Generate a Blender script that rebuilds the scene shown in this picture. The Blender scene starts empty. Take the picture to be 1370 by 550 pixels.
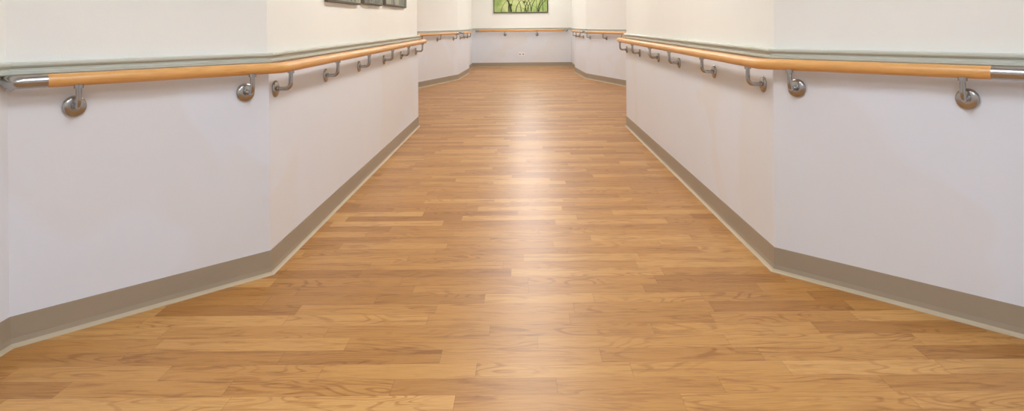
import bpy, bmesh, math, random
from mathutils import Vector, Matrix
random.seed(4)
S=bpy.context.scene
S.view_settings.view_transform='Standard'
S.view_settings.look='None'
S.view_settings.exposure=0.0

H=1.09; F=880.0; VX=698.0; VY=31.0
CEIL=2.55
# ---------------------------------------------------------------- helpers
def lin(c):
    o=[]
    for v in c:
        v/=255.0
        o.append(v/12.92 if v<=0.04045 else ((v+0.055)/1.055)**2.4)
    return (*o,1.0)

class NT:
    def __init__(s,name):
        s.m=bpy.data.materials.new(name); s.m.use_nodes=True
        s.t=s.m.node_tree; s.t.nodes.clear()
        s.out=s.t.nodes.new('ShaderNodeOutputMaterial')
        s.b=s.t.nodes.new('ShaderNodeBsdfPrincipled')
        s.t.links.new(s.b.outputs[0],s.out.inputs[0])
    def n(s,typ,**k):
        nd=s.t.nodes.new(typ)
        for a,v in k.items(): setattr(nd,a,v)
        return nd
    def l(s,a,b): s.t.links.new(a,b)
    def set(s,sock,v):
        if isinstance(v,(int,float,tuple)): sock.default_value=v
        else: s.l(v,sock)
    def math(s,op,a,b=0.0,c=0.0):
        nd=s.n('ShaderNodeMath',operation=op)
        s.set(nd.inputs[0],a); s.set(nd.inputs[1],b); s.set(nd.inputs[2],c)
        return nd.outputs[0]
    def comb(s,x,y,z=0.0):
        nd=s.n('ShaderNodeCombineXYZ')
        s.set(nd.inputs[0],x); s.set(nd.inputs[1],y); s.set(nd.inputs[2],z)
        return nd.outputs[0]
    def mix(s,f,a,b,blend='MIX'):
        nd=s.n('ShaderNodeMix',data_type='RGBA',blend_type=blend)
        s.set(nd.inputs[0],f); s.set(nd.inputs[6],a); s.set(nd.inputs[7],b)
        return nd.outputs[2]
    def noise(s,vec,scale,detail=3.0,rough=0.5,dist=0.0):
        nd=s.n('ShaderNodeTexNoise')
        s.l(vec,nd.inputs['Vector']); nd.inputs['Scale'].default_value=scale
        nd.inputs['Detail'].default_value=detail; nd.inputs['Roughness'].default_value=rough
        nd.inputs['Distortion'].default_value=dist
        return nd.outputs['Fac']
    def ramp(s,f,stops,interp='LINEAR'):
        nd=s.n('ShaderNodeValToRGB'); cr=nd.color_ramp; cr.interpolation=interp
        while len(cr.elements)<len(stops): cr.elements.new(0.5)
        for e,(p,c) in zip(cr.elements,stops): e.position=p; e.color=c
        s.set(nd.inputs[0],f); return nd.outputs[0]

def paint(name,col,var=0.03,rough=0.45,spec=0.3,stain=None):
    M=NT(name); tc=M.n('ShaderNodeTexCoord').outputs['Object']
    c=lin(col); d=tuple(x*(1-var) for x in c[:3])+(1.0,)
    f=M.noise(tc,1.6,4,0.6)
    colr=M.ramp(f,[(0.35,c),(0.65,d)])
    if stain:
        g=M.noise(tc,1.1,2,0.45,0.6)
        mask=M.ramp(g,[(0.53,(0,0,0,1)),(0.56,(1,1,1,1))])
        mm=M.math('MULTIPLY',mask,0.4)
        colr=M.mix(mm,colr,lin(stain))
    M.l(colr,M.b.inputs['Base Color'])
    M.b.inputs['Roughness'].default_value=rough
    M.b.inputs['Specular IOR Level'].default_value=spec
    bp=M.n('ShaderNodeBump'); bp.inputs['Strength'].default_value=0.06; bp.inputs['Distance'].default_value=0.004
    M.l(M.noise(tc,140,2),bp.inputs['Height']); M.l(bp.outputs[0],M.b.inputs['Normal'])
    return M.m

def steel():
    M=NT('brushed_steel'); tc=M.n('ShaderNodeTexCoord').outputs['Object']
    f=M.noise(tc,9,2)
    M.l(M.ramp(f,[(0.3,lin((170,168,166))),(0.7,lin((180,178,176)))]),M.b.inputs['Base Color'])
    M.b.inputs['Metallic'].default_value=1.0
    M.b.inputs['Roughness'].default_value=0.25
    return M.m

def railwood():
    M=NT('beech_rail'); tc=M.n('ShaderNodeTexCoord').outputs['Object']
    mp=M.n('ShaderNodeMapping'); mp.inputs['Scale'].default_value=(6,3,70); M.l(tc,mp.inputs[0])
    f=M.noise(mp.outputs[0],1.5,4,0.6)
    M.l(M.ramp(f,[(0.3,lin((208,150,82))),(0.55,lin((221,165,96))),(0.75,lin((199,139,74)))]),M.b.inputs['Base Color'])
    M.b.inputs['Roughness'].default_value=0.4
    M.b.inputs['Coat Weight'].default_value=0.2; M.b.inputs['Coat Roughness'].default_value=0.25
    return M.m

def floor_mat():
    M=NT('vinyl_plank'); tc=M.n('ShaderNodeTexCoord').outputs['Object']
    sp=M.n('ShaderNodeSeparateXYZ'); M.l(tc,sp.inputs[0]); x,y=sp.outputs[0],sp.outputs[1]
    W=0.090
    v=M.math('DIVIDE',M.math('ADD',y,20.03),W); row=M.math('FLOOR',v)
    def wn(vec):
        nd=M.n('ShaderNodeTexWhiteNoise',noise_dimensions='2D'); M.l(vec,nd.inputs['Vector']); return nd.outputs['Value']
    r1=wn(M.comb(row,3.3)); r2=wn(M.comb(row,17.7))
    L=M.math('MULTIPLY_ADD',r2,0.25,0.42)
    u=M.math('DIVIDE',M.math('ADD',M.math('MULTIPLY_ADD',r1,3.0,30.0),x),L); idx=M.math('FLOOR',u)
    c=wn(M.comb(idx,row)); c2=wn(M.comb(M.math('ADD',idx,51.0),row))
    base=M.ramp(c,[(0.0,lin((164,112,54))),(0.2,lin((174,122,61))),(0.5,lin((184,132,69))),(0.75,lin((192,141,77))),(1.0,lin((202,153,90)))])
    gx=M.math('ADD',x,M.math('MULTIPLY',c,37.0))
    gy=M.math('ADD',y,M.math('MULTIPLY',c2,11.0))
    # broad figure, fine pores, occasional cathedral arcs
    g1=M.noise(M.comb(M.math('MULTIPLY',gx,3.5),M.math('MULTIPLY',gy,30.0)),1.0,5,0.62,1.2)
    g2=M.noise(M.comb(M.math('MULTIPLY',gx,10.0),M.math('MULTIPLY',gy,200.0)),1.0,3,0.6,0.2)
    nf=M.noise(M.comb(M.math('MULTIPLY',gx,2.6),M.math('MULTIPLY',gy,11.0)),1.0,1,0.4,0.3)
    rings=M.math('SINE',M.math('MULTIPLY',nf,75.0))
    gate=M.ramp(M.noise(M.comb(M.math('MULTIPLY',gx,2.4),M.math('MULTIPLY',gy,7.0),5.0),1.0,2),[(0.45,(0,0,0,1)),(0.62,(1,1,1,1))])
    k1=M.ramp(g1,[(0.28,(0.64,0.52,0.40,1)),(0.5,(1,1,1,1)),(0.72,(1.0,1.0,1.0,1))])
    k2=M.ramp(g2,[(0.3,(0.82,0.77,0.70,1)),(0.6,(1,1,1,1))])
    k3=M.ramp(M.math('MULTIPLY_ADD',rings,0.5,0.5),[(0.0,(0.68,0.57,0.45,1)),(0.35,(1,1,1,1))])
    col=M.mix(1.0,base,k1,'MULTIPLY'); col=M.mix(0.9,col,k2,'MULTIPLY'); col=M.mix(M.math('MULTIPLY',gate,0.8),col,k3,'MULTIPLY')
    fv=M.math('MULTIPLY',M.math('FRACT',v),W); fu=M.math('MULTIPLY',M.math('FRACT',u),L)
    sv=M.math('LESS_THAN',fv,0.0018); su=M.math('LESS_THAN',fu,0.0020)
    seam=M.math('MULTIPLY',M.math('MAXIMUM',sv,su),0.35)
    col=M.mix(seam,col,lin((104,66,30)))
    M.l(col,M.b.inputs['Base Color'])
    M.l(M.math('MULTIPLY_ADD',g1,0.06,0.345),M.b.inputs['Roughness'])
    M.b.inputs['Specular IOR Level'].default_value=0.42
    bp=M.n('ShaderNodeBump'); bp.inputs['Strength'].default_value=0.08; bp.inputs['Distance'].default_value=0.002
    M.l(g2,bp.inputs['Height']); M.l(bp.outputs[0],M.b.inputs['Normal'])
    return M.m

def emis(name,col,st):
    M=NT(name); M.b.inputs['Base Color'].default_value=(0.9,0.9,0.9,1)
    M.b.inputs['Emission Color'].default_value=(*col,1); M.b.inputs['Emission Strength'].default_value=st
    return M.m

def art(name,c1,c2,c3,scale=3):
    M=NT(name); tc=M.n('ShaderNodeTexCoord').outputs['Object']
    f=M.noise(tc,scale,4,0.55,0.6)
    M.l(M.ramp(f,[(0.3,lin(c1)),(0.5,lin(c2)),(0.7,lin(c3))]),M.b.inputs['Base Color'])
    M.b.inputs['Roughness'].default_value=0.6
    return M.m

m_up=paint('paint_upper_cream',(240,238,231),0.02)
m_lo=paint('paint_lower_white',(226,228,234),0.02,0.4,0.35,stain=(224,219,213))
m_dado=paint('paint_sage_grey',(202,204,191),0.02,0.35)
m_ceil=paint('paint_ceiling',(240,240,238),0.01,0.8)
m_base=paint('vinyl_taupe',(162,147,126),0.03,0.45)
m_weld=paint('vinyl_cream_edge',(182,166,140),0.02,0.5)
m_steel=steel(); m_wood=railwood(); m_floor=floor_mat()
m_plastic=paint('white_plastic',(240,240,238),0.0,0.3)
m_dark=paint('dark_frame',(52,48,44),0.05,0.4)
m_slot=paint('socket_slot',(70,70,70),0.0,0.5)

def link(o):
    S.collection.objects.link(o); return o
def mesh_obj(name,bm,mats,smooth=None,parent=None):
    bmesh.ops.recalc_face_normals(bm,faces=bm.faces)
    me=bpy.data.meshes.new(name); bm.to_mesh(me); bm.free()
    for m in mats: me.materials.append(m)
    o=link(bpy.data.objects.new(name,me))
    if smooth is not None:
        for p in me.polygons: p.use_smooth=True
        me.set_sharp_from_angle(angle=math.radians(smooth))
    if parent: o.parent=parent
    return o
def empty(name,loc=(0,0,0)):
    o=link(bpy.data.objects.new(name,None)); o.empty_display_size=0.1; o.location=loc; return o

def offset(poly,d,side):
    out=[]; n=len(poly)
    P=[Vector(p) for p in poly]
    for i in range(n):
        ns=[]
        for a,b in ((i-1,i),(i,i+1)):
            if a<0 or b>=n: continue
            t=(P[b]-P[a]).normalized(); ns.append(Vector((t.y,-t.x))*side)
        if len(ns)==1: out.append(P[i]+ns[0]*d)
        else:
            m=(ns[0]+ns[1]).normalized(); out.append(P[i]+m*(d/max(0.3,m.dot(ns[0]))))
    return out
def sweep(name,poly,prof,side,mats,midx=None,parent=None):
    bm=bmesh.new(); rings=[]
    cols=[offset(poly,d,side) for d,z in prof]
    for i in range(len(poly)):
        rings.append([bm.verts.new((cols[j][i].x,cols[j][i].y,prof[j][1])) for j in range(len(prof))])
    k=len(prof)
    for i in range(len(poly)-1):
        for j in range(k):
            f=bm.faces.new((rings[i][j],rings[i][(j+1)%k],rings[i+1][(j+1)%k],rings[i+1][j]))
            f.material_index=midx[j] if midx else 0
    bm.faces.new(rings[0]); bm.faces.new(list(reversed(rings[-1])))
    return mesh_obj(name,bm,mats,None,parent)

def fillet(pts,r,n=6):
    pts=[Vector(p) for p in pts]; out=[pts[0]]
    for i in range(1,len(pts)-1):
        a,b,c=pts[i-1],pts[i],pts[i+1]
        u=(a-b).normalized(); w=(c-b).normalized()
        ang=u.angle(w)
        if ang>3.1: out.append(b); continue
        d=min(r/math.tan(ang/2),(a-b).length*0.48,(c-b).length*0.48)
        p0=b+u*d; p1=b+w*d
        for k in range(n+1):
            s=k/n; out.append(p0*(1-s)**2+b*2*s*(1-s)+p1*s*s)
    out.append(pts[-1]); return out
def tube(name,pts,r,mat,parent=None,seg=20,caps=True):
    bm=bmesh.new(); pts=[Vector(p) for p in pts]; rings=[]
    N=None
    for i,p in enumerate(pts):
        if i==0: t=(pts[1]-p).normalized()
        elif i==len(pts)-1: t=(p-pts[-2]).normalized()
        else: t=((pts[i+1]-p).normalized()+(p-pts[i-1]).normalized()).normalized()
        if N is None:
            N=Vector((0,0,1)) if abs(t.z)<0.9 else Vector((1,0,0))
        N=(N-t*N.dot(t)).normalized(); B=t.cross(N)
        rr=r[i] if isinstance(r,(list,tuple)) else r
        rings.append([bm.verts.new(p+(N*math.cos(a)+B*math.sin(a))*rr) for a in [2*math.pi*k/seg for k in range(seg)]])
    for i in range(len(rings)-1):
        for k in range(seg):
            bm.faces.new((rings[i][k],rings[i][(k+1)%seg],rings[i+1][(k+1)%seg],rings[i+1][k]))
    if caps: bm.faces.new(rings[0]); bm.faces.new(list(reversed(rings[-1])))
    return mesh_obj(name,bm,[mat],40,parent)
def box(name,lo,hi,mat,parent=None,bev=0.0):
    bm=bmesh.new(); bmesh.ops.create_cube(bm,size=1)
    for v in bm.verts:
        v.co=Vector([(lo[i]+hi[i])/2+v.co[i]*(hi[i]-lo[i]) for i in range(3)])
    if bev: bmesh.ops.bevel(bm,geom=list(bm.edges),offset=bev,segments=2,affect='EDGES')
    return mesh_obj(name,bm,[mat],None,parent)

# ---------------------------------------------------------------- plan
LW=[(-1.76,-3.0),(-1.76,2.243),(-1.117,2.885),(-1.117,7.02),(-1.9,7.80),(-1.9,10.75),(-1.25,12.8),(-1.18,14.6),(-1.25,14.6),(-1.25,16.5)]
RW=[(1.75,-3.0),(1.75,2.22),(1.10,2.87),(1.10,6.92),(1.9,7.72),(1.9,10.75),(1.25,12.8),(1.18,14.6),(1.24,14.6),(1.24,16.5)]
LOFF=0.006; ZD=0.935
wprof=[(-0.10,0),(LOFF,0),(LOFF,ZD),(0,ZD),(0,CEIL),(-0.10,CEIL)]
widx=[0,0,0,1,1,1]
sweep('wall_left',LW,wprof,1,[m_lo,m_up],widx)
sweep('wall_right',RW,wprof,-1,[m_lo,m_up],widx)
BW=[(-1.35,16.5),(1.34,16.5)]
sweep('wall_back',BW,wprof,1,[m_lo,m_up],widx)
FW=[(-1.86,-3.0),(1.85,-3.0)]
sweep('wall_front',FW,wprof,-1,[m_lo,m_up],widx)
box('floor',(-2.1,-3.1,-0.1),(2.1,16.6,0),m_floor)
box('ceiling',(-2.1,-3.1,CEIL),(2.1,16.6,CEIL+0.1),m_ceil)
dprof=[(LOFF-.004,.925),(.018,.926),(.022,.930),(.022,.940),(.017,.943),(.017,.950),(.026,.955),(.030,.960),(.030,.967),(.026,.971),(-.002,.971)]
bprof=[(LOFF-.003,.104),(LOFF+.003,.104),(LOFF+.004,.030),(LOFF+.007,.012),(LOFF+.012,.005),(LOFF+.015,.0030),(LOFF+.019,.0),(LOFF-.003,0)]
bidx=[0,0,0,1,1,1,0,0]
BWi=[(-1.25,16.5),(1.24,16.5)]; FWi=[(-1.76,-3.0),(1.75,-3.0)]
for nm,p,s in (('left',LW,1),('right',RW,-1),('back',BWi,1),('front',FWi,-1)):
    sweep('baseboard_'+nm,p,bprof,s,[m_base,m_weld],bidx)
for i,(p,s) in enumerate(((LW,1),(RW,-1),(BWi,1),(FWi,-1))):
    sweep('trim_%d'%(i+1),p,dprof,s,[m_dado])

# ---------------------------------------------------------------- handrails
RZ=0.906; RR=0.0235; RO=0.078; FZ=0.805
def hit(px,p0,p1):
    k=(px-VX)/F; p0=Vector(p0); d=Vector(p1)-p0
    t=(k*p0.y-p0.x)/(d.x-k*d.y); return p0+d*t
def bracket(parent,P,n,i):
    n=Vector((n[0],n[1],0)); w=Vector((P[0],P[1],FZ))+n*(LOFF-0.001)
    tube('flange_%d'%i,[w,w+n*.005,w+n*.0085,w+n*.0115,w+n*.0135,w+n*.0136,w+n*.02],[.038,.038,.035,.028,.018,.0135,.0125],m_steel,parent,28)
    e=Vector((P[0],P[1],0))+n*RO
    pts=fillet([w+n*.008,Vector((e.x,e.y,FZ)),Vector((e.x,e.y,RZ-RR+.004))],0.045,10)
    tube('arm_%d'%i,pts,.0095,m_steel,parent,16)
    tube('saddle_%d'%i,[Vector((e.x,e.y,RZ-RR-.008)),Vector((e.x,e.y,RZ-RR+.006))],.015,m_steel,parent,16)
def rail(path,side,wood_a,wood_b,brs):
    root=empty('handrail')
    c=offset(path,RO,side)
    P=[Vector((p.x,p.y,RZ)) for p in c]
    w=[Vector(p) for p in path]
    def nrm(i,j):
        t=(w[j]-w[i]).normalized(); return Vector((t.y,-t.x,0))*side
    n0=nrm(0,1); n1=nrm(-2,-1)
    t0=(P[1]-P[0]).normalized(); t1=(P[-1]-P[-2]).normalized()
    A=P[0]+t0*wood_a; B=P[-1]-t1*wood_b
    sa=fillet([P[0]-n0*(RO-LOFF),P[0],A],0.045,10); sb=fillet([B,P[-1],P[-1]-n1*(RO-LOFF)],0.045,10)
    tube('steel_end_a',sa,RR-.0008,m_steel,root); tube('steel_end_b',sb,RR-.0008,m_steel,root)
    q=P[0]-n0*(RO-LOFF); tube('end_rose_a',[q,q+n0*.006],.036,m_steel,root)
    q=P[-1]-n1*(RO-LOFF); tube('end_rose_b',[q,q+n1*.006],.036,m_steel,root)
    mid=[A]+P[1:-1]+[B]
    tube('timber_grip',fillet(mid,0.06,5),RR,m_wood,root,24)
    for i,(pt,n) in enumerate(brs): bracket(root,pt,n,i+1)
ch0=Vector(LW[1]); ch1=Vector(LW[2]); off=offset(LW,RO,1)
tt=(ch1-ch0).normalized(); nn=Vector((tt.y,-tt.x))
def foot(px,poly,i,side):
    o=offset(poly,LOFF,side); return hit(px,o[i],o[i+1])
start=hit(13,off[1],off[2])-nn*RO
woodA=(hit(63,off[1],off[2])-(start+nn*RO)).length
tf=(Vector(LW[4])-Vector(LW[3])).normalized()
endp=Vector(LW[3])+tf*0.32
brs=[(foot(98,LW,1,1),nn),(foot(327,LW,1,1),nn)]+[(Vector((-1.117,y)),(1,0)) for y in (2.955,3.71,4.47,5.28,6.03,6.87)]
rail([start,LW[2],LW[3],endp],1,woodA,0.10,brs)
offr=offset(RW,RO,-1); tr=(Vector(RW[2])-Vector(RW[1])).normalized(); nr=Vector((-tr.y,tr.x))
start=hit(1386,offr[1],offr[2])-nr*RO
woodA=(hit(1326,offr[1],offr[2])-(start+nr*RO)).length
tf=(Vector(RW[4])-Vector(RW[3])).normalized()
endp=Vector(RW[3])+tf*0.32
brs=[(foot(1294,RW,1,-1),nr),(foot(1066,RW,1,-1),nr)]+[(Vector((1.10,y)),(-1,0)) for y in (2.98,3.74,4.57,5.26,6.09,6.85)]
rail([start,RW[2],RW[3],endp],-1,woodA,0.10,brs)
for W,s in ((LW,1),(RW,-1)):
    a=Vector(W[5]); b=Vector(W[6]); c=Vector(W[7])
    t=(b-a).normalized(); n=Vector((t.y,-t.x))*s
    t2=(c-b).normalized(); n2=Vector((t2.y,-t2.x))*s
    rail([a+t*.15,b-t*.12],s,.12,.15,[(a+t*.45,n),(a+t*1.2,n),(b-t*.22,n)])
    rail([b+t2*.12,c-t2*.10],s,.12,.12,[(b+t2*.3,n2),(b+t2*.95,n2),(c-t2*.3,n2)])
rail([(-1.13,16.5),(1.12,16.5)],1,.06,.06,[(Vector((x,16.5)),(0,-1)) for x in (-.42,.38)])

# ---------------------------------------------------------------- wall outlet
root=empty('power_outlet')
box('plate',(-.085,16.478,.275),(.07,16.495,.365),m_plastic,root,.003)
for x in (-.05,.03):
    box('socket',(x-.016,16.4765,.30),(x+.016,16.479,.325),m_slot,root)
    box('switch',(x-.01,16.475,.338),(x+.01,16.479,.352),m_plastic,root)

# ---------------------------------------------------------------- pictures
def stems(root,origin,ux,w,h,n,normal,mat,headmat,seed,thick=1.0):
    rnd=random.Random(seed)
    for i in range(n):
        x0=w*(.05+.9*rnd.random()); lean=rnd.uniform(-.45,.45); top=h*rnd.uniform(.2,.9); th=rnd.uniform(.006,.013)*thick
        bm=bmesh.new(); L=[];R=[]
        for k in range(11):
            s=k/10; x=min(w-.02,max(.02,x0+lean*s*s)); z=.006+top*s; hw=th*(1-.55*s)
            p=Vector(origin)+Vector(ux)*x+Vector((0,0,z))+Vector(normal)*(.003+.0001*i)
            L.append(bm.verts.new(p-Vector(ux)*hw)); R.append(bm.verts.new(p+Vector(ux)*hw))
        for k in range(10): bm.faces.new((L[k],R[k],R[k+1],L[k+1]))
        mesh_obj('stem_%d'%i,bm,[mat],None,root)
        bm=bmesh.new(); cx=min(w-.05,max(.05,x0+lean)); vs=[]
        for a in range(16):
            an=2*math.pi*a/16; rr=.028*(1+.25*math.sin(an))
            vs.append(bm.verts.new(Vector(origin)+Vector(ux)*(cx+rr*math.cos(an))+Vector((0,0,top+rr*1.2*math.sin(an)))+Vector(normal)*(.0031+.0001*i)))
        bm.faces.new(vs); mesh_obj('seed_head_%d'%i,bm,[headmat],None,root)
m_can1=art('print_meadow',(132,160,84),(176,192,118),(206,208,150),2.6)
m_stem=paint('print_stem',(62,74,42),0.2,0.6); m_head=paint('print_head',(112,86,50),0.2,0.6)
root=empty('framed_picture')
x0,x1,zb,zt=-.70,.66,1.35,2.20
box('canvas',(x0+.015,16.475,zb+.015),(x1-.015,16.49,zt-.015),m_can1,root)
for lo,hi in (((x0,16.465,zb),(x1,16.498,zb+.018)),((x0,16.465,zt-.018),(x1,16.498,zt)),((x0,16.465,zb),(x0+.018,16.498,zt)),((x1-.018,16.465,zb),(x1,16.498,zt))):
    box('frame',lo,hi,m_dark,root)
stems(root,(x0+.02,16.475,zb+.02),(1,0,0),x1-x0-.04,zt-zb-.04,22,(0,-1,0),m_stem,m_head,3)
m_can2=art('print_grey',(92,96,92),(140,142,134),(178,176,160),4)
m_edge=paint('canvas_edge',(104,98,86),0.1,0.6)
for (ya,yb,zb) in ((3.72,4.46,1.222),(4.56,5.16,1.233),(5.28,6.24,1.243)):
    root=empty('canvas_print')
    box('stretcher',(-1.1155,ya,zb),(-1.09,yb,zb+.62),m_edge,root,.003)
    box('canvas',(-1.091,ya+.012,zb+.012),(-1.088,yb-.012,zb+.61),m_can2,root)
    stems(root,(-1.0885,ya+.03,zb+.012),(0,1,0),yb-ya-.06,.58,7,(1,0,0),m_stem,m_head,int(ya*10),.5)

# ---------------------------------------------------------------- ceiling lights
def lamp(cx,cy,w,l,mat):
    root=empty('ceiling_light')
    z=CEIL
    for lo,hi in (((cx-w/2-.03,cy-l/2-.03,z-.03),(cx-w/2,cy+l/2+.03,z-.001)),((cx+w/2,cy-l/2-.03,z-.03),(cx+w/2+.03,cy+l/2+.03,z-.001)),
                  ((cx-w/2,cy-l/2-.03,z-.03),(cx+w/2,cy-l/2,z-.001)),((cx-w/2,cy+l/2,z-.03),(cx+w/2,cy+l/2+.03,z-.001))):
        box('frame',lo,hi,m_plastic,root)
    box('diffuser',(cx-w/2,cy-l/2,z-.022),(cx+w/2,cy+l/2,z-.005),mat,root)
m_cool=emis('diffuser_cool',(.76,.87,1.0),21); m_neu=emis('diffuser_neutral',(.98,.98,.95),25); m_far=emis('diffuser_far',(.97,.985,1.0),18)
lamp(0,-1.2,.6,1.2,m_cool); lamp(0,1.0,.6,1.2,m_cool)
for y in (3.9,6.3): lamp(.06,y,.3,1.2,m_neu)
for y in (8.8,11.2,13.4,15.4): lamp(.12,y,.42,1.2,m_far)

w=bpy.data.worlds.new('world'); S.world=w; w.use_nodes=True
w.node_tree.nodes['Background'].inputs[0].default_value=(.8,.85,1,1); w.node_tree.nodes['Background'].inputs[1].default_value=.3

# ---------------------------------------------------------------- camera
cd=bpy.data.cameras.new('camera'); cam=link(bpy.data.objects.new('camera',cd))
cd.sensor_fit='HORIZONTAL'; cd.sensor_width=36; cd.lens=36*F/1370
cd.shift_x=-(VX-685)/1370; cd.shift_y=-(275-VY)/1370
cd.clip_start=.02
cam.matrix_world=Matrix.Translation((0,0,H))@Matrix.Rotation(math.radians(90),4,'X')@Matrix.Rotation(math.radians(-.5),4,'Z')
S.camera=cam
